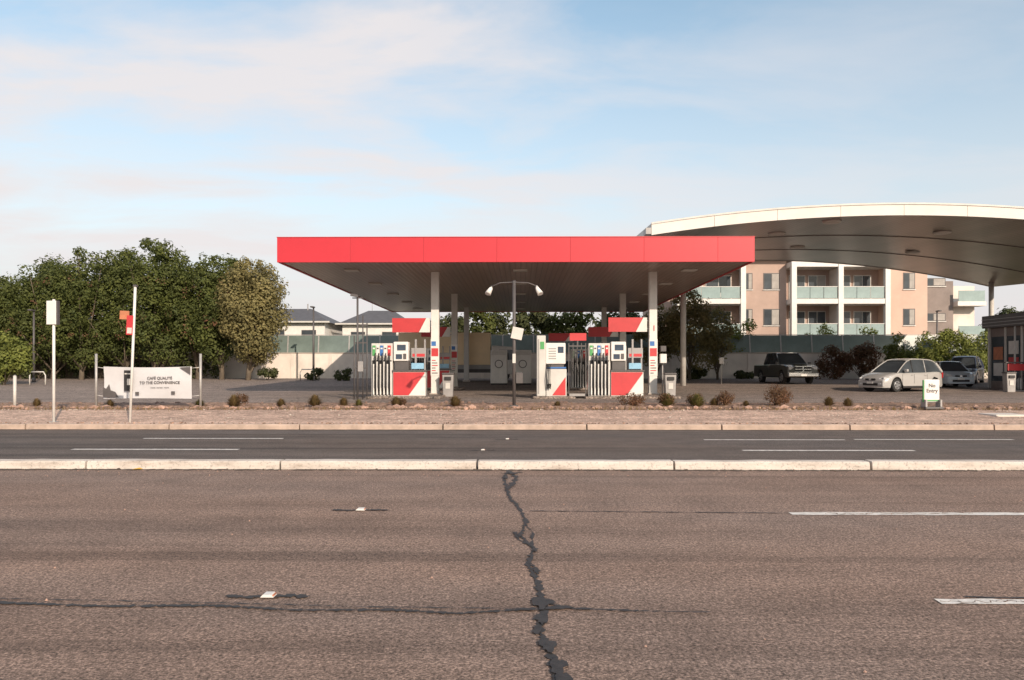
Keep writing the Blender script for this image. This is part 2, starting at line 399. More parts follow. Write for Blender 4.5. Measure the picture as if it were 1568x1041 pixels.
for x,h in ((60,8.2),(64,9),(68,8.5)): tree('background_tree',x,98,h,3.4,3,1.6,leafd,34,1.1,160,.22,.25)
for x,h in ((-60,9),(-64.5,10.5),(-54,8.6)): tree('background_tree',x,82,h,3.6,3,1.6,leafd,34,1.1,160,.22,.25)

# ---------------------------------------------------------------- wall & barrier
w=root('boundary_wall',(0,62.8,.72))
bx('wall_render',w,-70,70,0,.2,-.1,1.95,render_m)
bx('coping',w,-70,70,-.03,.23,1.95,2.03,conc_m)
for i in range(-23,24): bx('wall_pier',w,i*3-.12,i*3+.12,-.06,-.002,-.1,1.94,render_m)
b=root('noise_barrier_fence',(0,63.3,.72))
x=-70
while x<70:
    box('panel',b,(x+1.22,.1,2.72),(2.36,.04,1.36),teal_m,0,(R(-8),0,0))
    box('post',b,(x,.1,2.72),(.09,.1,1.5),galv_m,0,(R(-8),0,0)); x+=2.45
bx('fence_rail',b,-70,70,.2,.26,3.42,3.47,galv_m)
f=root('timber_fence',(0,61.9,.72))
x=-62
while x<-27:
    bx('paling',f,x,x+.47,0,.03,0,1.7+random.uniform(-.03,.03),bark_m); x+=.48

# ---------------------------------------------------------------- houses
def house(x0,x1,y0,y1,ze,zr,rx):
    r=root('house',((x0+x1)/2,(y0+y1)/2,.7)); X=(x1-x0)/2; Y=(y1-y0)/2; e=ze-.7; t=zr-.7
    bx('walls',r,-X,X,-Y,Y,0,e,white_m)
    o=.6
    V=[(-X-o,-Y-o,e),(X+o,-Y-o,e),(X+o,Y+o,e),(-X-o,Y+o,e),(-rx,0,t),(rx,0,t)]
    mesh('hip_roof',V,[(0,1,5,4),(1,2,5),(2,3,4,5),(3,0,4),(3,2,1,0)],roof_m,r)
    bx('gutter',r,-X-o-.05,X+o+.05,-Y-o-.08,-Y-o,e-.02,e+.14,offw_m)
    n=max(2,int(2*X/2.6))
    for i in range(n):
        cx=-X+(i+.5)*2*X/n
        for zz in (e-2.1,e-4.9):
            bx('window_frame',r,cx-.75,cx+.75,-Y-.05,-Y+.1,zz-.05,zz+1.35,dgrey_m)
            bx('window_glass',r,cx-.68,cx+.68,-Y-.07,-Y-.055,zz+.02,zz+1.28,window_m)
    tube('chimney_pipe',r,[(X*.4,-.5,e+.3),(X*.4,-.5,t+.5)],.07,grey_m,8)
    tube('tv_antenna',r,[(-X*.3,0,t-.3),(-X*.3,0,t+1.3)],.025,grey_m,6); bx('antenna_bar',r,-X*.3-.5,-X*.3+.5,-.02,.02,t+1.1,t+1.14,grey_m)
    return r
house(-30,-20.2,82,92,6.2,8.0,2.2); house(-18.8,-12.2,84,93,6.1,7.9,1.4)
house(-11.2,-8.6,90,96,5.6,7.2,.3); house(-47,-36,86,95,6.2,8.0,2.2)

# ---------------------------------------------------------------- apartment building
a=root('apartment_building',(0,72,.72)); Z=lambda z:z-.72
bx('core_wall',a,13.2,36.7,1.6,14,0,Z(11.4),tanw_m)
bx('tan_wall',a,20.1,24.1,.4,1.6,0,Z(11.4),tanw_m)
bx('peach_wall',a,32.9,36.7,.2,1.598,0,Z(11.4),beige_m)
bx('grey_wall',a,36.7,40.2,2.4,14,0,Z(9.6),gbrick_m)
bx('end_wall',a,40.2,42.5,3,14,0,Z(9.2),render_m)
bx('parapet',a,13,36.9,-.6,14.2,Z(11.4),Z(11.7),white_m)
SL=[(3.95,4.4),(7.25,7.7),(10.55,11.0)]
def bal(x0,x1,cols):
    for z0,z1 in SL:
        bx('balcony_slab',a,x0,x1,-.9,1.598,Z(z0),Z(z1),white_m)
    for z0,z1 in SL[:2]:
        for ca,cb in zip(cols,cols[1:]):
            n=3
            for i in range(n):
                g0=ca+.25+(cb-ca-.5)*i/n; g1=ca+.25+(cb-ca-.5)*(i+1)/n-.05
                bx('balustrade_glass',a,g0,g1,-.82,-.79,Z(z1)+.05,Z(z1)+1.05,bglass_m)
            bx('handrail',a,ca+.2,cb-.2,-.85,-.77,Z(z1)+1.05,Z(z1)+1.1,white_m)
            m=(ca+cb)/2
            for (d0,d1,mt) in ((ca+.4,m-.3,window_m),(m+.1,cb-.5,window_m)):
                bx('sliding_door_frame',a,d0-.06,d1+.06,1.5,1.59,Z(z1)+.02,Z(z1)+2.35,white_m)
                bx('sliding_door_glass',a,d0,(d0+d1)/2-.03,1.47,1.49,Z(z1)+.08,Z(z1)+2.28,mt)
                bx('sliding_door_glass',a,(d0+d1)/2+.03,d1,1.47,1.49,Z(z1)+.08,Z(z1)+2.28,curtain_m if random.random()<.5 else mt)
            q=random.uniform(ca+.6,cb-1.3); bx('balcony_ac_unit',a,q,q+.8,.9,1.2,Z(z1),Z(z1)+.7,offw_m,.02)
            q=random.uniform(ca+.6,cb-1.3); bx('balcony_table',a,q,q+.7,0,.5,Z(z1)+.68,Z(z1)+.72,dgrey_m); bx('table_leg',a,q+.3,q+.4,.2,.3,Z(z1),Z(z1)+.68,dgrey_m)
    for c in cols: bx('balcony_column',a,c-.22,c+.22,-.96,-.5,0,Z(11.0),white_m)
    for c in cols[1:-1]: bx('party_wall',a,c-.1,c+.1,-.5,1.58,0,Z(10.5),render_m)
bal(14.0,20.1,[14.2,19.85]); bal(24.1,32.9,[24.35,28.5,32.65])
def win(x0,x1,z0,z1,y):
    bx('window_frame',a,x0-.08,x1+.08,y-.04,y+.1,Z(z0)-.08,Z(z1)+.08,dgrey_m)
    bx('window_glass',a,x0,(x0+x1)/2-.03,y-.06,y-.045,Z(z0),Z(z1),window_m)
    bx('window_glass',a,(x0+x1)/2+.03,x1,y-.06,y-.045,Z(z0),Z(z1),curtain_m)
    bx('sill',a,x0-.12,x1+.12,y-.1,y-.07,Z(z0)-.14,Z(z0)-.08,white_m)
for z in (5.45,8.7):
    win(22.1,23.4,z,z+1.35,.4); win(20.35,20.95,z,z+1.35,.4); win(34.6,35.5,z,z+1.35,.2)
    win(37.3,39.4,z+.5,z+1.1,2.4)
    bx('floor_slab_end',a,40.2,42.8,1.6,3,Z(z-1.45),Z(z-1.05),white_m); bx('end_glass',a,40.3,42.7,1.65,1.7,Z(z-1.05),Z(z-.05),bglass_m)

# ---------------------------------------------------------------- red canopy
c=root('service_station_canopy',(0,0,0)); x0,x1,yf,yr,zb,zt=-9.58,9.17,31.25,59.4,5.7,6.67
X=x0
while X<x1-.01:
    X2=min(X+2.885,x1); bx('fascia_panel',c,X+.003,X2-.003,yf+random.uniform(0,.004),yf+.1,zb,zt,red_m,.004); X=X2
bx('fascia_backing',c,x0+.02,x1-.02,yf+.103,yf+.2,zb+.02,zt-.02,redp_m)
bx('fascia_cap',c,x0-.01,x1+.01,yf-.02,yf+.2,zt+.003,zt+.03,redp_m)
bx('fascia_side',c,x0,x0+.1,yf+.21,yr,zb,zt,red_m); bx('fascia_side',c,x1-.1,x1,yf+.21,yr,zb,zt,red_m)
bx('fascia_rear',c,x0+.11,x1-.11,yr-.1,yr,zb,zt,red_m)
bx('soffit',c,x0+.11,x1-.11,yf+.21,yr-.11,zb+.03,zb+.09,soff_m)
bx('roof_deck',c,x0+.11,x1-.11,yf+.21,yr-.11,zt-.3,zt-.2,grey_m)
for xx in (-7.2,0,7.2):
    for yy in (34,39.5,45,50.5,56): bx('soffit_light',c,xx-.3,xx+.3,yy-.3,yy+.3,zb-.02,zb+.026,offw_m,.01)
COL=[(-3.72,34.8),(5.77,34.8),(-3.72,45),(5.77,45),(-3.72,55),(5.77,55)]
for i,(xx,yy) in enumerate(COL):
    g=gz(yy)
    bx('column',c,xx-.17,xx+.17,yy-.17,yy+.17,g,zb+.03,white_m if i<2 else offw_m,.015)
    bx('column_base',c,xx-.24,xx+.24,yy-.24,yy+.24,g,g+.14,conc_m,.02)
    if i<4:
        bx('column_poster',c,xx-.18,xx+.18,yy-.19,yy-.172,g+.9,g+2.5,white_m)
        bx('poster_red',c,xx-.15,xx+.15,yy-.197,yy-.192,g+1.75,g+2.1,redp_m)
        bx('poster_blue',c,xx-.15,xx+.05,yy-.197,yy-.192,g+2.2,g+2.4,blue_m)
        for q in range(6): bx('poster_line',c,xx-.13,xx+random.uniform(.0,.13),yy-.197,yy-.192,g+1.0+q*.11,g+1.04+q*.11,redp_m if q%2 else dgrey_m)
text('column_number',c,'1',(5.8,34.61,3.15),.35,redp_m)
def blade(xl,xr,y,z0,z1,mw=white_m):
    r=root('pump_canopy_sign',(xr,y,0)); W=xr-xl
    s=W*.1
    mesh('red_face',[(-W,0,z0),(-s-.32,0,z0),(-s,0,z1),(-W,0,z1),(-W,.14,z0),(-s-.32,.14,z0),(-s,.14,z1),(-W,.14,z1)],[(0,1,2,3),(7,6,5,4),(0,4,5,1),(3,2,6,7),(0,3,7,4)],redp_m,r)
    mesh('white_corner',[(-s-.315,0,z0),(0,0,z0),(0,0,z1),(-s+.005,0,z1),(-s-.315,.14,z0),(0,.14,z0),(0,.14,z1),(-s+.005,.14,z1)],[(0,1,2,3),(7,6,5,4),(0,4,5,1),(3,2,6,7),(1,5,6,2)],mw,r)
    bx('bracket',r,0,.1,.04,.1,z0+.1,z0+.16,galv_m); bx('bracket',r,0,.1,.04,.1,z1-.16,z1-.1,galv_m)
blade(-5.6,-3.95,34.75,3.1,3.72); blade(3.84,5.52,34.75,3.12,3.74)
blade(-5.6,-3.95,44.95,3.3,3.85); blade(3.84,5.52,44.95,3.3,3.85); blade(1.6,3.0,44.95,3.05,3.5)
for xa,xb,ya,yb in ((-6.2,-3.2,31.8,35.4),(.5,2.2,31.8,35.4),(2.6,6.4,31.8,35.4),(-6.2,-3.2,43,46),(2.5,6.4,43,46)):
    isl=root('pump_island',(0,0,0)); g=gz((ya+yb)/2)
    bx('island_kerb',isl,xa,xb,ya,yb,g,g+.1,slab_m,.03)

def pump(x,y):
    """fuel dispenser, x = left edge; 2.25 m wide"""
    z=gz(y)+.1; r=root('fuel_pump',(x,y,z))
    bx('hose_cabinet',r,0,.86,.12,.6,0,2.14,offw_m,.02)
    bx('hose_recess',r,.04,.82,.1,.118,.05,1.45,black_m)
    for i in range(6):
        cx=.08+i*.14
        bx('hose_divider',r,cx,cx+.055,.0,.098,.06,1.3+.1*(i%2),white_m,.01)
        if i<5:
            tube('hose',r,[(cx+.1,.03,1.75),(cx+.1,-.06,1.2),(cx+.1,-.08,.4),(cx+.11,-.02,.22),(cx+.09,.04,.6)],.018,black_m,6)
            bx('nozzle',r,cx+.075,cx+.125,-.03,.09,1.35,1.62,black_m,.01)
    cols=[green_m,white_m,blue_m,white_m,redp_m]
    for i in range(5):
        cx=.05+i*.155
        bx('grade_label',r,cx,cx+.12,.08,.118,1.64,2.05,cols[i],.005)
        bx('grade_text',r,cx+.02,cx+.1,.072,.078,1.9,1.96,dgrey_m if i%2 else white_m)
    bx('lower_cabinet',r,.88,2.2,.05,.6,0,1.0,offw_m,.02)
    mesh('red_panel',[(.9,.04,.04),(1.52,.04,.04),(2.16,.04,.92),(2.16,.04,.97),(.9,.04,.97)],[(0,1,2,3,4)],redp_m,r)
    mesh('white_panel',[(1.54,.04,.04),(2.18,.04,.04),(2.18,.04,.90)],[(0,1,2)],white_m,r)
    bx('mid_shelf',r,.86,2.24,.0,.62,1.0,1.06,dgrey_m,.01)
    bx('head_post',r,.95,1.5,.15,.55,1.06,1.45,dgrey_m,.01)
    bx('display_head',r,.9,1.5,.08,.58,1.42,2.2,white_m,.03)
    bx('display_screen',r,1.05,1.4,.065,.078,1.85,2.08,screen_m)
    bx('price_screen',r,1.0,1.25,.065,.078,1.5,1.7,screen_m); bx('card_reader',r,1.3,1.42,.05,.078,1.5,1.72,dgrey_m,.01)
    bx('side_screen',r,1.62,2.12,.1,.2,1.1,1.34,lblue_m,.01)
    bx('side_post',r,1.75,1.82,.2,.3,1.06,2.3,grey_m); bx('side_post',r,2.12,2.18,.25,.35,1.06,2.3,grey_m)
    bx('sign_plate',r,1.6,2.2,.22,.26,1.55,1.95,grey_m,.01); bx('sign_stripe',r,1.65,2.15,.212,.218,1.6,1.72,redp_m)
pump(-6.02,32.0); pump(2.75,32.0); pump(-6.02,43.3); pump(2.75,43.3)
z=gz(32)+.1; r=root('diesel_pump',(.66,32.0,z))
bx('tall_column',r,0,.36,.05,.5,0,2.45,offw_m,.03); bx('column_trim',r,.05,.1,.035,.048,.1,2.3,grey_m); bx('column_label',r,.14,.3,.035,.048,1.9,2.2,green_m)
bx('lower_cabinet',r,.38,1.2,.05,.6,0,1.1,offw_m,.02)
mesh('red_panel',[(.62,.04,.04),(1.16,.04,.04),(1.16,.04,.78)],[(0,1,2)],redp_m,r)
bx('blue_band',r,.4,1.18,.036,.048,1.12,1.18,blue_m)
bx('upper_cabinet',r,.36,1.16,.08,.55,1.3,2.15,white_m,.03)
for i in range(5): bx('vent',r,.48,.78,.068,.078,1.5+i*.1,1.54+i*.1,grey_m)
bx('display_screen',r,.85,1.08,.066,.078,1.75,2.0,screen_m); bx('neck',r,.45,1.1,.15,.5,1.1,1.3,dgrey_m)
for i in range(3): tube('hose',r,[(.42+i*.06,.0,1.3),(.4+i*.06,-.1,.7),(.42+i*.06,-.08,.3),(.45+i*.06,.04,.5)],.016,black_m,6)
fr=root('hose_rack',(1.95,32.3,z))
for i in range(5): bx('rack_post',fr,i*.17,i*.17+.035,0,.05,0 if i in(0,4) else 1.1,2.15,dgrey_m)
bx('rack_rail',fr,0,.72,-.02,.0,2.0,2.06,dgrey_m); bx('rack_base',fr,0,.72,0,.3,0,.1,grey_m)
bx('rack_sign',fr,.05,.72,-.03,-.022,2.25,2.55,redp_m); bx('rack_sign_post',fr,.34,.4,-.02,.0,2.06,2.3,dgrey_m)
for i in range(3): tube('hose',fr,[(.15+i*.2,-.05,1.9),(.12+i*.2,-.12,1.2),(.2+i*.2,-.1,.9),(.27+i*.2,-.05,1.3)],.016,black_m,6)

def bin_(x,y):
    r=root('rubbish_bin',(x,y,gz(y)+.005))
    prism('bin_body',r,[(-.2,0),(.2,0),(.24,.95),(-.24,.95)],-.2,.2,grey_m,.02)
    bx('bin_lid',r,-.26,.26,-.24,.24,.95,1.03,dgrey_m,.03); bx('bin_slot',r,-.14,.14,-.26,-.2,.72,.86,black_m); bx('bin_label',r,-.1,.1,-.225,-.21,.35,.6,offw_m)
bin_(6.35,33.9); bin_(-3.1,34.2); bin_(25.0,41)
r=root('windscreen_wash_station',(6.2,34.8,.3)); tube('stand',r,[(0,0,0),(0,0,1.9)],.03,grey_m,8); bx('bucket',r,-.12,.12,-.25,0,1.95,2.2,dgrey_m,.02); bx('towel_box',r,-.14,.14,-.24,0,1.45,1.85,white_m,.02)
def icebox(x,y,w=1.05,h=2.05):
    r=root('ice_freezer',(x,y,gz(y))); bx('cabinet',r,-w/2,w/2,0,.8,.1,h,white_m,.03); bx('plinth',r,-w/2+.04,w/2-.04,.05,.75,0,.1,black_m)
    bx('door_left',r,-w/2+.05,-.02,-.03,-.001,.3,h-.4,white_m,.01); bx('door_right',r,.02,w/2-.05,-.03,-.001,.3,h-.4,white_m,.01)
    tube('round_logo',r,[(0,-.05,h*.6),(0,-.035,h*.6)],.26,dgrey_m,20); tube('round_logo_inner',r,[(0,-.06,h*.6),(0,-.051,h*.6)],.21,white_m,20); bx('header',r,-w/2+.05,w/2-.05,-.02,-.002,h-.33,h-.08,offw_m)
icebox(-1.35,50,1.05,2.2); icebox(.15,50,1.1,2.2)
r=root('cctv_pole',(-6.35,31,.3)); tube('pole',r,[(0,0,0),(0,0,3.95)],.04,dgrey_m,8)
bx('camera_arm',r,-.2,.2,-.02,.02,3.95,3.99,dgrey_m); box('camera',r,(-.1,-.1,4.06),(.3,.12,.1),dgrey_m,.01,(0,R(12),0))
for dx,h in ((-.14,2.5),(.2,3.3),(.36,3.0)): tube('conduit',r,[(dx,.05,0),(dx,.05,h)],.026,dgrey_m,6)
for zz in (1.2,2.2,2.9): bx('cross_bar',r,-.14 if zz<2.5 else 0,.36,.03,.07,zz,zz+.05,dgrey_m)
bx('junction_box',r,.02,.22,-.06,.04,1.1,1.5,grey_m,.01)

r=root('floodlight_pole',(-.2,25.6,.3))
tube('pole',r,[(0,0,0),(0,0,4.05)],.055,dgrey_m,10); bx('base_plate',r,-.13,.13,-.13,.13,.0,.05,dgrey_m)
tube('arm',r,[(-.72,-.02,3.86),(-.45,0,3.98),(0,0,4.0),(.45,0,3.98),(.76,-.02,3.86)],.02,dgrey_m,6)
for s in (-1,1):
    tube('lamp_head',r,[(s*.72,.0,3.88),(s*.74,-.03,3.8),(s*.84,-.1,3.62)],[.035,.06,.10],white_m,14); tube('lamp_glass',r,[(s*.8405,-.101,3.618),(s*.842,-.104,3.612)],.09,lamp_m,14)
box('notice_board',r,(.1,-.1,2.35),(.36,.03,.38),offw_m,.01,(0,R(12),0)); bx('control_box',r,.06,.28,-.08,.1,.75,1.1,dgrey_m,.01)
bx('sticker',r,-.05,.05,-.075,-.06,1.4,1.7,offw_m)

# ---------------------------------------------------------------- left signs and posts
r=root('bus_stop_sign',(-12.14,20.6,.13)); tube('pole',r,[(0,0,-.05),(0,0,3.2)],.036,white_m,10)
box('sign_blade',r,(-.03,-.02,2.85),(.26,.1,.62),white_m,.015); bx('sign_edge',r,.102,.14,-.07,.03,2.54,3.16,dgrey_m); bx('base_plate',r,-.1,.1,-.1,.1,0,.02,galv_m)
r=root('parking_sign',(-10.1,20.5,.13)); tube('pole',r,[(0,0,-.05),(.14,0,3.52)],.034,white_m,10)
box('orange_plate',r,(-.12,-.04,2.78),(.24,.02,.22),orange_m,0,(0,R(3),0)); box('red_plate',r,(.02,-.055,2.52),(.16,.02,.5),redp_m,0,(0,R(3),0))
box('red_plate_white',r,(.02,-.07,2.38),(.12,.006,.15),offw_m,0,(0,R(3),0)); box('top_cap',r,(.145,0,3.54),(.09,.09,.05),dgrey_m)
r=root('advertising_banner',(-11.92,25.4,.28))
for xx in (-1.68,1.68): tube('post',r,[(xx,0,-.05),(xx,0,1.72)],.04,galv_m,10)
V=[];F=[];nx,nz=24,8
for i in range(nx+1):
    for j in range(nz+1):
        u=i/nx;v=j/nz; V.append((-1.42+2.84*u,-.05+.06*math.sin(u*5+1)*math.sin(v*3.1),.28+1.03*v+.03*math.sin(u*3.14)*(-1 if v>.5 else .5)))
for i in range(nx):
    for j in range(nz): F.append((i*(nz+1)+j,(i+1)*(nz+1)+j,(i+1)*(nz+1)+j+1,i*(nz+1)+j+1))
mesh('banner_sheet',V,F,M('banner_vinyl',(.55,.54,.55),.7,.06,2),r,smooth=True)
for i,s in enumerate(('CAFÉ QUALITÉ','TO THE CONVENIENCE')): text('banner_text',r,s,(.42,-.13,.9-.14*i),.12,dgrey_m,off=.002)
text('banner_text',r,'COFFEE  PASTRIES  TREATS',(.42,-.13,.62),.05,dgrey_m)
box('coffee_cup_picture',r,(-.58,-.13,.86),(.28,.006,.66),black_m); box('cup_label',r,(-.56,-.135,.82),(.12,.004,.2),offw_m); box('cup_sleeve',r,(-.58,-.135,1.08),(.24,.004,.04),offw_m)
mesh('coffee_beans_picture',[(-1.4,-.12,.33),(-.9,-.12,.33),(-1.0,-.12,.5),(-1.15,-.12,.55),(-1.2,-.12,.75),(-1.3,-.12,.6),(-1.4,-.12,.66)],[(0,1,2,3,4,5,6)],dgrey_m,r)
mesh('corner_picture',[(1.05,-.12,1.28),(1.4,-.12,1.3),(1.4,-.12,1.05)],[(0,2,1)],dgrey_m,r); box('small_logo',r,(.85,-.13,.47),(.12,.004,.1),dgrey_m); box('small_logo',r,(-.3,-.13,.45),(.12,.004,.1),dgrey_m)
for xx in (-1,1):
    for zz in (.36,1.26): tube('rope',r,[(xx*1.42,-.03,zz),(xx*1.68,0,zz+.03)],.008,white_m,5)
r=root('bollard',(-16.1,25.2,.27)); tube('post',r,[(0,0,-.05),(0,0,1.02)],.05,offw_m,10); tube('cap',r,[(0,0,1.02),(0,0,1.05)],[.055,.02],galv_m,10)
r=root('bike_hoop',(-30.5,50,gz(50))); tube('hoop',r,[(-.5,0,0),(-.5,0,.6),(-.38,0,.82),(.38,0,.82),(.5,0,.6),(.5,0,0)],.04,offw_m,8)
r=root('bike_hoop',(-15.3,57,gz(57))); tube('hoop',r,[(-.5,0,0),(-.5,0,.6),(-.38,0,.82),(.38,0,.82),(.5,0,.6),(.5,0,0)],.04,galv_m,8)
def lamp(x,y,h):
    r=root('street_lamp',(x,y,gz(y))); tube('pole',r,[(0,0,-.1),(0,0,h)],[.09,.06],dgrey_m,8); box('luminaire',r,(.0,-.25,h+.03),(.24,.6,.1),dgrey_m,.03); tube('collar',r,[(0,0,0),(0,0,.3)],.12,dgrey_m,8)
lamp(-15.1,58,5.3); lamp(-33.5,54.5,4.9); lamp(34.6,66.5,5.5)
r=root('speed_sign',(13.1,52,gz(52))); tube('pole',r,[(0,0,0),(0,0,1.7)],.03,offw_m,8); box('plate',r,(0,-.04,1.5),(.3,.02,.4),white_m,.01)

r=root('no_entry_sign',(12.68,24.7,.27))
bx('board',r,-.24,.24,-.03,.03,.22,.92,white_m,.03); bx('frame_leg',r,-.25,-.2,-.15,.15,0,.3,grey_m); bx('frame_leg',r,.2,.25,-.15,.15,0,.3,grey_m); bx('green_edge',r,-.262,-.243,-.035,.035,.22,.9,green_m)
bx('base',r,-.28,.28,-.2,.2,0,.08,dgrey_m,.02); bx('foot_panel',r,-.2,.2,-.035,-.031,.25,.29,green_m)
text('sign_text',r,'No',(0,-.034,.68),.16,dgrey_m,off=.004); text('sign_text',r,'Entry',(0,-.034,.52),.16,dgrey_m,off=.004)
bx('concrete_pit_lid',None,13.3,14.25,22.4,23.3,.17,.235,M('pale_concrete',(.62,.56,.5),.8,.1,3),.01)

# ---------------------------------------------------------------- arched canopy
r=root('arched_canopy',(0,0,0))
def az(x,y): return 8.42+(y-36)*.043-.0068*(x-17.2)**2
nx,ny=44,10; XA,XB,YA,YB=5.9,34.2,36,58
def sheet(name,dz,mat,flip,xa=XA,xb=XB,ya=YA,yb=YB):
    V=[(xa+(xb-xa)*i/nx,ya+(yb-ya)*j/ny,az(xa+(xb-xa)*i/nx,ya+(yb-ya)*j/ny)+dz) for i in range(nx+1) for j in range(ny+1)]
    F=[(i*(ny+1)+j,(i+1)*(ny+1)+j,(i+1)*(ny+1)+j+1,i*(ny+1)+j+1) for i in range(nx) for j in range(ny)]
    if flip: F=[f[::-1] for f in F]
    mesh(name,V,F,mat,r,smooth=True)
sheet('arched_soffit',0,arch_m,True); sheet('arched_roof_sheet',.5,offw_m,False)
def edge(name,y0,y1,d0,d1,mat,seg=1,gap=0):
    for s in range(seg):
        V=[];F=[];a0=XA+(XB-XA)*s/seg+gap;a1=XA+(XB-XA)*(s+1)/seg-gap;n=max(4,nx//seg)
        for i in range(n+1):
            x=a0+(a1-a0)*i/n; z=az(x,y0); V+=[(x,y0,z+d0),(x,y0,z+d1),(x,y1,z+d1),(x,y1,z+d0)]
        for i in range(n):
            for k in range(4): F.append((i*4+k,(i+1)*4+k,(i+1)*4+(k+1)%4,i*4+(k+1)%4))
        F+=[(0,1,2,3),(n*4+3,n*4+2,n*4+1,n*4)]
        mesh(name,V,F,mat,r)
edge('front_fascia',YA-.08,YA,-.02,.46,M('fascia_cream',(.66,.62,.57),.6,.06,1),10,.008); edge('front_flashing',YA-.12,YA+.02,.463,.54,offw_m); edge('rear_fascia',YB,YB+.08,-.04,.56,offw_m)
for yy in (43.3,50.6): edge('sheet_joint',yy,yy+.06,-.03,-.004,M('joint_paint',(.13,.11,.10),.6))
for xs in (XA,XB):
    V=[(xs,YA,az(xs,YA)),(xs,YB,az(xs,YB)),(xs,YB,az(xs,YB)+.5),(xs,YA,az(xs,YA)+.5)]
    mesh('side_fascia',V,[(0,1,2,3)],offw_m,r)
bx('end_gutter',r,XA-.25,XA-.01,YA-.1,YA+.6,az(XA,YA)+.02,az(XA,YA)+.3,grey_m)
for x,y in ((14.6,37.5),(13.3,41.5),(21.6,41),(17,49),(24,49)):
    z=az(x,y); tube('soffit_lamp',r,[(x,y,z-.01),(x,y,z-.1)],[.45,.38],offw_m,16)
for x,y in ((9.5,57.5),(33.2,56.5),(33.2,47.5),(28.6,39),(10,49)):
    tube('pillar',r,[(x,y,gz(y)-.05),(x,y,az(x,y)+.05)],.17,offw_m,14)

# ---------------------------------------------------------------- shop kiosk at right
r=root('shop_building',(26.9,39.8,.3))
bx('roof_fascia',r,-.3,9,-.5,6.4,3.5,4.2,dgrey_m,.02); bx('rear_wall',r,.13,8.8,5.9,6.2,0,3.5,gbrick_m)
bx('stall_riser',r,.13,8.8,0,.15,0,.5,gbrick_m); bx('shopfront_glass',r,.05,8.8,.05,.08,.5,3.1,window_m); bx('head_panel',r,.13,8.8,0,.15,3.1,3.5,gbrick_m)
bx('side_wall_glass',r,.02,.06,.2,6.2,.5,3.0,window_m); bx('side_riser',r,0,.12,.16,6.2,0,.5,gbrick_m); bx('side_head',r,0,.12,.16,6.2,3.0,3.5,gbrick_m)
for i in range(8): bx('mullion',r,.14+i*1.15,.23+i*1.15,-.05,.049,0,3.5,offw_m)
for i in range(5): bx('side_mullion',r,-.06,.015,.2+i*1.45,.32+i*1.45,0,3.5,offw_m)
for y_,z_,m in ((.5,1.0,redp_m),(.5,2.0,lblue_m),(2.0,1.3,white_m),(2.1,.55,redp_m),(3.5,1.1,redp_m),(3.5,2.0,white_m),(4.9,.8,white_m),(4.9,1.7,orange_m)): bx('window_poster',r,-.01,.015,y_,y_+.85,z_,z_+.72,m)
for i in range(3): bx('fascia_line',r,-.315,-.303,-.5,6.4,3.6+i*.18,3.64+i*.18,grey_m)
for i in range(3): tube('downpipe',r,[(-.25,1.0+i*2.4,0),(-.25,1.0+i*2.4,3.5)],.05,offw_m,8)
r=root('gas_bottle_cage',(25.55,42.2,.3)); bx('cage_frame',r,0,1.1,0,.6,0,.08,grey_m)
for i in range(7): bx('cage_bar',r,i*.178,i*.178+.03,0,.03,.08,1.5,dgrey_m)
bx('cage_top',r,0,1.1,-.02,.6,1.5,1.56,dgrey_m); bx('cage_sign',r,.1,1.0,-.03,-.005,1.1,1.45,redp_m)
for i in range(3): tube('gas_bottle',r,[(.2+i*.36,.3,.1),(.2+i*.36,.3,.15),(.2+i*.36,.3,.6),(.2+i*.36,.3,.72)],[.12,.15,.15,.05],offw_m,10)

# ---------------------------------------------------------------- vehicles (+X is forward in local space)
def wheel(r,x,y,rad,w=.22):
    s=1 if y>0 else -1
    tube('tyre',r,[(x,y-s*w,rad),(x,y-s*.02,rad),(x,y,rad)],[rad,rad,rad*.93],tyre_m,22)
    tube('rim',r,[(x,y+s*.001,rad),(x,y+s*.012,rad)],[rad*.66,rad*.6],rim_m,18)
    for k in range(5):
        a=k*6.283/5; tube('rim_gap',r,[(x+math.cos(a)*rad*.4,y+s*.012,rad+math.sin(a)*rad*.4),(x+math.cos(a)*rad*.4,y+s*.016,rad+math.sin(a)*rad*.4)],rad*.12,black_m,8)
def curve(K,n):
    """dense smooth (Catmull-Rom) polyline through side-profile keys"""
    out=[]
    for i in range(len(K)-1):
        p0=K[max(i-1,0)];p1=K[i];p2=K[i+1];p3=K[min(i+2,len(K)-1)]
        for k in range(n):
            t=k/n
            out.append(tuple(.5*((2*p1[j])+(-p0[j]+p2[j])*t+(2*p0[j]-5*p1[j]+4*p2[j]-p3[j])*t*t+(-p0[j]+3*p1[j]-3*p2[j]+p3[j])*t**3) for j in (0,1)))
    return out+[K[-1]]
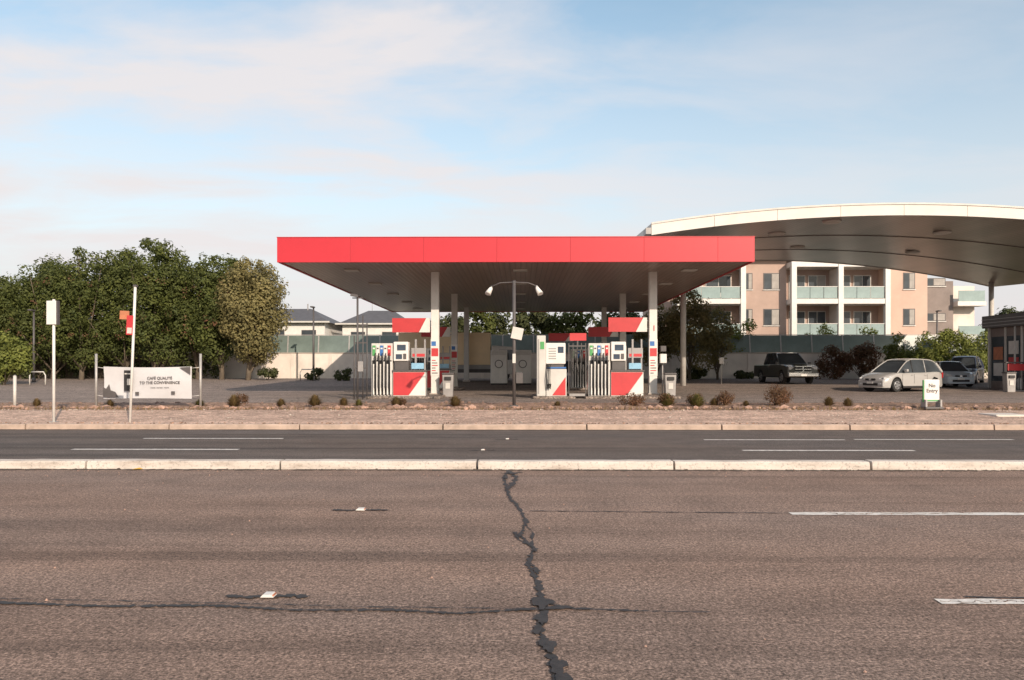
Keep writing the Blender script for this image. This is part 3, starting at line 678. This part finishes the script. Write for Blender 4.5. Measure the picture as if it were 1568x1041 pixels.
def vehicle(name,x,y,ang,L,W,H,paint,kind='suv'):
    r=root(name,(x,y,gz(y)+.006),ang); h=L/2
    wr={'suv':.35,'hatch':.31,'pickup':.41}[kind]; fw=h-.88; rw=-h+.82
    if kind=='pickup': fw=h-1.0; rw=-h+1.25
    belt={'suv':1.0,'hatch':.92,'pickup':1.22}[kind]; bot={'suv':.22,'hatch':.2,'pickup':.42}[kind]
    sc=L/4.6
    if kind!='pickup':
        topk=[(-h,.62),(-h+.04,belt-.02),(-h+.35,belt+.03),(-.4,belt+.0),(h-1.15,belt-.02),(h-.75,belt-.06),(h-.32,belt-.19),(h-.08,belt-.33),(h,.5)]
        top=curve(topk,5)
        V=[];F=[]
        for (sx,sz) in top:
            e=abs(sx)/h; hw=W/2*(1-.20*max(0,(e-.72)/.28)**2)
            zb_=bot
            for Rr in (fw,rw):
                d=abs(sx-Rr)
                if d<wr+.07: zb_=max(zb_,wr+math.sqrt((wr+.07)**2-d*d))
            zb_=min(zb_,sz-.02)
            for (fy,fz) in ((-.97,0),(-1.0,.45),(-.985,.8),(-.93,.97),(-.6,1.0),(.6,1.0),(.93,.97),(.985,.8),(1.0,.45),(.97,0)):
                crn=.035*(1-fy*fy) if fz==1.0 else 0
                V.append((sx,fy*hw,zb_+(sz-zb_)*fz+crn))
        n=10
        for i in range(len(top)-1):
            for k in range(n-1): F.append((i*n+k,(i+1)*n+k,(i+1)*n+k+1,i*n+k+1))
        F.append(tuple(range(n))); m_=len(top)-1; F.append(tuple(m_*n+k for k in range(n))[::-1])
        o=mesh('body',V,F,paint,r,smooth=True)
        b=bmesh.new(); b.from_mesh(o.data); bmesh.ops.recalc_face_normals(b,faces=b.faces); b.to_mesh(o.data); b.free()
        box('front_bumper',r,(h-.06,0,.42),(.16,W*.84,.36),paint,.06); box('rear_bumper_shell',r,(-h+.05,0,.45),(.14,W*.82,.4),paint,.06)
        gk=[(-h+.14,belt),(-h+.42,H-.26),(-h+.72,H-.07),(-h+1.3,H-.005),(-.1,H),(.32*sc,H-.09),(.75*sc,belt+.36),(h-.98,belt-.03)] if kind=='suv' else \
           [(-h+.12,belt),(-h+.4,H-.22),(-h+.75,H-.05),(-.3,H),(.15,H-.05),(.55*sc,belt+.3),(h-.95,belt-.03)]
        g=curve(gk,4); iT=(5 if kind=='suv' else 4)*4
        sec=lambda gx,gzv: W/2-.10-.21*max(0,min(1,(gzv-belt)/(H-belt)))
    else:
        def arch(cx):
            Ra=wr+.07; a0=math.asin(max(-1,(bot-wr)/Ra))
            return [(cx+Ra*math.cos(a),wr+Ra*math.sin(a)) for a in [a0+(math.pi-2*a0)*k/10 for k in range(11)]]
        top=[(-h,.6),(-h,belt),(-h+1.75,belt),(h-1.55,belt+.03),(h-.5,belt-.02),(h-.06,belt-.12),(h,.95),(h,.6),(h-.06,bot)]
        prism('body',r,([(-h+.05,bot)]+top+arch(fw)+arch(rw))[::-1],-W/2,W/2,paint,.08)
        g=[(-h+1.78,belt),(-h+1.9,H-.04),(-h+2.1,H),(h-2.55,H),(h-2.3,H-.05),(h-1.5,belt)]; iT=4
        sec=lambda gx,gzv: W/2-.07-.2*(gzv-belt)/(H-belt)
    bx('underbody',r,-h+.35,h-.35,-W/2+.16,W/2-.16,bot-.04,bot+.4,black_m)
    n=len(g); V=[]
    for s in (-1,1):
        for gx,gzv in g: V.append((gx,s*sec(gx,gzv),gzv))
    F=[tuple(range(n)),tuple(range(2*n-1,n-1,-1))]+[(i+n,(i+1)%n+n,(i+1)%n,i) for i in range(n)]
    mesh('glasshouse',V,F,window_m,r)
    i0=next(i for i,q in enumerate(g) if q[1]>H-.2); rf=g[i0:iT+1]
    V2=[]
    for gx,gzv in rf:
        w_=sec(gx,gzv)+.012
        for fy,dz in ((-1,-.03),(-.9,.02),(-.5,.04),(.5,.04),(.9,.02),(1,-.03)): V2.append((gx,fy*w_,gzv+dz))
    m=len(rf); mesh('roof_skin',V2,[(i*6+k,(i+1)*6+k,(i+1)*6+k+1,i*6+k+1) for i in range(m-1) for k in range(5)],paint,r,smooth=True)
    for s in (-1,1):
        def pt(q,o_=.006): return (q[0],s*(sec(*q)+o_),q[1])
        tube('roof_rail',r,[pt(q,-.005) for q in rf],.03,paint,6)
        tube('a_pillar',r,[pt(q,-.01) for q in g[iT:]],.033,paint,6); tube('rear_pillar',r,[pt(q,-.01) for q in g[:i0+1]],[.075]*(i0+1),paint,6)
        ds=(.15,-.85) if kind=='suv' else ((.0,-.75) if kind=='hatch' else (-.35,))
        for d_ in ds:
            zt_=H-.03
            tube('door_pillar',r,[(d_,s*(sec(d_,belt)+.004),belt),(d_-.06,s*(sec(d_,zt_)+.004),zt_)],.03,black_m if d_==ds[0] else paint,6)
        box('mirror',r,(h-1.45,s*(W/2+.07),belt+.1),(.14,.2,.14),paint,.04)
        for dx in (h-1.25,)+ds: box('door_seam',r,(dx,s*(W/2+.001),(belt+bot)/2+.06),(.012,.004,belt-bot-.3),black_m)
        for d_ in ds: box('door_handle',r,(d_+.14,s*(W/2+.005),belt-.14),(.16,.03,.03),chrome_m if kind=='pickup' else paint)
        box('sill',r,(0,s*(W/2-.04),bot+.03),(fw-rw-2*wr-.2,.06,.1),black_m)
        for wx in (fw,rw): wheel(r,wx,s*(W/2-.02),wr)
        if kind=='pickup':
            box('headlight',r,(h-.1,s*(W/2-.24),1.0),(.22,.36,.2),lamp_m,.03,(0,0,-s*.25))
        else:
            mesh('headlight',[(h-.03,s*(W*.26),.60),(h-.06,s*(W*.26),.70),(h-.42,s*(W/2-.025),.83),(h-.36,s*(W/2-.015),.66),(h-.14,s*(W*.42),.58)],[(0,1,2,3,4)],lamp_m,r)
            box('headlight_lens',r,(h-.19,s*(W*.385),.68),(.2,.2,.13),lamp_m,.04,(0,0,-s*.6))
        box('tail_light',r,(-h+.07,s*(W/2-.2),belt-.15),(.1,.2,.3),tail_m,.02)
        box('fog_light',r,(h+.0,s*(W/2-.36),bot+.2),(.06,.16,.08),lamp_m,.01)
    if kind=='pickup':
        box('grille',r,(h-.0,0,.92),(.08,1.0,.34),black_m,.02); box('grille_chrome',r,(h+.045,0,.92),(.02,1.04,.05),chrome_m); box('grille_bar',r,(h+.045,0,.92),(.02,.08,.34),chrome_m)
        box('grille_surround',r,(h+.03,0,1.1),(.04,1.1,.05),chrome_m); box('grille_surround',r,(h+.03,0,.74),(.04,1.1,.05),chrome_m)
        box('bumper',r,(h+.06,0,.58),(.2,W-.06,.24),chrome_m,.04); bx('tray_floor',r,-h+.08,-h+1.7,-W/2+.1,W/2-.1,belt+.001,belt+.006,black_m)
        box('bonnet_bulge',r,(h-.85,0,belt+.02),(1.1,.9,.06),paint,.03)
    else:
        box('grille',r,(h+.0,0,.64),(.06,.62,.1),black_m,.02); box('badge',r,(h+.035,0,.64),(.02,.12,.09),chrome_m); box('lower_grille',r,(h+.0,0,bot+.17),(.08,.9,.13),black_m,.02)
    box('number_plate',r,(h+.05 if kind!='pickup' else h+.17,0,.48 if kind!='pickup' else .55),(.015,.37,.11),white_m)
    box('rear_plate',r,(-h-.03,0,.75),(.015,.37,.11),white_m)
    return r
HD=lambda dx,dy: math.atan2(dy,dx)
vehicle('silver_suv',20.1,42.3,HD(-math.sin(R(63)),-math.cos(R(63))),4.6,1.84,1.68,carpaint('silver_paint',(.42,.405,.39)),'suv')
vehicle('pickup_truck',17.5,53,HD(.08,-1),5.7,2.0,1.98,carpaint('dark_green_grey_paint',(.07,.07,.062)),'pickup')
vehicle('light_hatchback',25.7,48,HD(-.2,-1),4.1,1.72,1.48,carpaint('pale_blue_paint',(.5,.56,.6)),'hatch')
vehicle('dark_suv',29.4,53,HD(-.75,-1),4.6,1.85,1.76,carpaint('navy_paint',(.03,.04,.08)),'suv')
vehicle('dark_hatchback',3.4,49.5,HD(.1,-1),4.2,1.75,1.5,carpaint('dark_blue_paint',(.02,.04,.12)),'hatch')
r=root('box_truck',(-5.4,56.5,gz(56.5)))
bx('cargo_box',r,-3.1,3.3,-1.1,1.1,1.15,3.4,tan_m,.03); bx('chassis',r,-3.1,4.9,-.8,.8,.6,.85,dgrey_m); bx('skirt',r,-3.1,3.3,-1.0,1.0,.85,1.14,grey_m)
prism('cab',r,[(3.4,.5),(5.2,.5),(5.2,1.3),(5.0,2.4),(3.4,2.5)],-1.05,1.05,white_m,.06); bx('cab_side_window',r,3.9,4.85,-1.06,-1.052,1.5,2.2,window_m)
for wx in (-2,-1,4.2): wheel(r,wx,-1.0,.45,.3); wheel(r,wx,1.0,.45,.3)

# ---------------------------------------------------------------- garden bed
def rocks(name,n,pos,smin,smax,mat):
    V=[];F=[]
    b=bmesh.new(); bmesh.ops.create_icosphere(b,subdivisions=1,radius=1); bv=[v.co.copy() for v in b.verts]; bf=[[v.index for v in f.verts] for f in b.faces]; b.free()
    for i in range(n):
        x,y=pos(); s=random.uniform(smin,smax)*random.uniform(.6,1); k=len(V); sx,sy,sz=s*random.uniform(.8,1.5),s*random.uniform(.8,1.2),s*random.uniform(.5,.9); z=gz(y)+s*.35
        for v in bv:
            q=random.uniform(.8,1.15); V.append((x+v.x*sx*q,y+v.y*sy*q,z+v.z*sz*q))
        F+=[tuple(k+j for j in f) for f in bf]
    mesh(name,V,F,mat)
drock=M('dark_rock',(.2,.13,.1),.9,.4,3,.6,15)
rocks('garden_edging_rocks',380,lambda:(random.uniform(-30,26),random.gauss(24.95,.13)),.05,.15,rock_m)
rocks('garden_edging_rocks',260,lambda:(random.uniform(-30,26),random.gauss(25.0,.13)),.05,.15,drock)
rocks('garden_rocks',300,lambda:(random.uniform(-30,22),random.uniform(25.1,28.3)),.04,.12,drock)
rocks('verge_gravel',1000,lambda:(random.uniform(-25,25),random.choice([random.uniform(20.2,24.6),random.gauss(24.5,.15)])),.012,.035,conc_m)
rocks('kerb_debris',700,lambda:(random.uniform(-22,22),random.gauss(20.25,.06)),.01,.035,soil_m)
rocks('median_debris',500,lambda:(random.uniform(-12,12),random.gauss(12.05,.03)),.006,.02,grime_m)
for px,w_,h_ in ((-9.2,.38,.5),(-7.7,.28,.34),(-6.6,.4,.5),(-5.75,.3,.36),(-5.2,.25,.32),(-4.0,.34,.42),(-2.1,.38,.44),(4.75,.42,.52),(5.65,.42,.52),(10.0,.32,.4),(10.45,.3,.38),(-13.2,.25,.3),(-10.4,.3,.3),(-15.6,.25,.35),(6.3,.28,.34),(1.2,.2,.24),(7.3,.22,.25)):
    tuft(px,random.uniform(25.4,26.0),w_,h_,300,blade_m if random.random()<.6 else bladeg_m,'spiky_grass_plant')
for px,w_,h_ in ((3.6,.46,.46),(6.62,.32,.50),(8.3,.44,.66),(4.75,.33,.44),(5.68,.3,.42),(-9.15,.33,.4),(-3.9,.24,.3)):
    bush('rounded_shrub',px,25.9,w_,w_*.9,h_,leafr,.024,380,36,.31)
V=[];F=[]
for i in range(3800):
    if random.random()<.5: x=random.uniform(-25,25); y=random.gauss(24.6,.12)
    else: x=random.uniform(-25,25); y=random.gauss(25.6,.7)
    h=random.uniform(.04,.14); a=random.uniform(0,3.14); k=len(V); z=gz(y)+.01
    V+=[(x-.012*math.cos(a),y-.012*math.sin(a),z),(x+.012*math.cos(a),y+.012*math.sin(a),z),(x+random.uniform(-.06,.06),y+random.uniform(-.06,.06),z+h)]; F.append((k,k+1,k+2))
mesh('dry_grass',V,F,blade_m)

# ---------------------------------------------------------------- sky, sun, camera
EL,AZ=R(23),R(28)   # sun is behind the camera, to its right
W=bpy.data.worlds.new("World"); S.world=W; W.use_nodes=True; t=W.node_tree
bg=t.nodes['Background']; bg.inputs['Strength'].default_value=.1
sk=t.nodes.new('ShaderNodeTexSky'); sk.sky_type='NISHITA'; sk.sun_disc=False; sk.sun_elevation=EL; sk.sun_rotation=math.pi-AZ
sk.air_density=1.0; sk.dust_density=1.0; sk.ozone_density=1.5
tc=t.nodes.new('ShaderNodeTexCoord'); sp=t.nodes.new('ShaderNodeSeparateXYZ'); t.links.new(tc.outputs['Generated'],sp.inputs[0])
def mth(op,a,b=None):
    n=t.nodes.new('ShaderNodeMath'); n.operation=op
    for i,v in enumerate((a,b)):
        if v is None: continue
        if isinstance(v,(int,float)): n.inputs[i].default_value=v
        else: t.links.new(v,n.inputs[i])
    return n.outputs[0]
den=mth('ADD',mth('MAXIMUM',sp.outputs['Z'],0),.12)
cb=t.nodes.new('ShaderNodeCombineXYZ'); t.links.new(mth('DIVIDE',sp.outputs['X'],den),cb.inputs[0]); t.links.new(mth('DIVIDE',sp.outputs['Y'],den),cb.inputs[1])
def cloudlayer(sc,rot,loc,scale,lo,hi,amt,dist=.35):
    mp=t.nodes.new('ShaderNodeMapping'); mp.inputs['Rotation'].default_value=(0,0,R(rot)); mp.inputs['Scale'].default_value=sc; mp.inputs['Location'].default_value=loc; t.links.new(cb.outputs[0],mp.inputs[0])
    n1=t.nodes.new('ShaderNodeTexNoise'); n1.inputs['Scale'].default_value=scale; n1.inputs['Detail'].default_value=9; n1.inputs['Roughness'].default_value=.55; n1.inputs['Distortion'].default_value=dist; t.links.new(mp.outputs[0],n1.inputs[0])
    return ramp(t,n1.outputs['Fac'],[(lo,0.0),(hi,amt)])
ca=cloudlayer((.6,1.0,1),-24,(1.3,.4,0),1.9,.42,.62,.9)
cc=cloudlayer((.35,1.1,1),-12,(5.2,7.4,0),1.1,.45,.66,.7)
cl=mix(t,.5,ca,cc,'SCREEN')
side=ramp(t,mth('ADD',mth('MULTIPLY',sp.outputs['X'],-1.0),.5),[(.15,.35),(.65,1.0)])
cl=mix(t,1.0,cl,side,'MULTIPLY')
haze=ramp(t,sp.outputs['Z'],[(0.0,1.0),(.1,.85),(.2,.5),(.42,.03)])
col=mix(t,1.0,sk.outputs[0],(2.2,2.25,1.95),'MULTIPLY')
col=mix(t,haze,col,(7.9,7.35,7.5)); col=mix(t,cl,col,(8.6,8.1,8.1))
t.links.new(col,bg.inputs['Color'])
sun=bpy.data.lights.new('sun','SUN'); sun.energy=4.5; sun.angle=R(.5); sun.color=(1,.84,.68)
so=bpy.data.objects.new('sun',sun); S.collection.objects.link(so)
d=Vector((-math.sin(AZ)*math.cos(EL),math.cos(AZ)*math.cos(EL),-math.sin(EL))); so.rotation_euler=d.to_track_quat('-Z','Y').to_euler(); so.location=(20,-30,30)
cam=bpy.data.cameras.new('camera'); co=bpy.data.objects.new('camera',cam); S.collection.objects.link(co)
cam.lens=28; cam.sensor_width=36; cam.shift_y=42.5/1568; cam.clip_end=3000
co.location=(0,0,1.55); co.rotation_euler=(R(90),0,R(.6)); S.camera=co
S.view_settings.view_transform='Standard'; S.view_settings.look='None'; S.view_settings.exposure=0
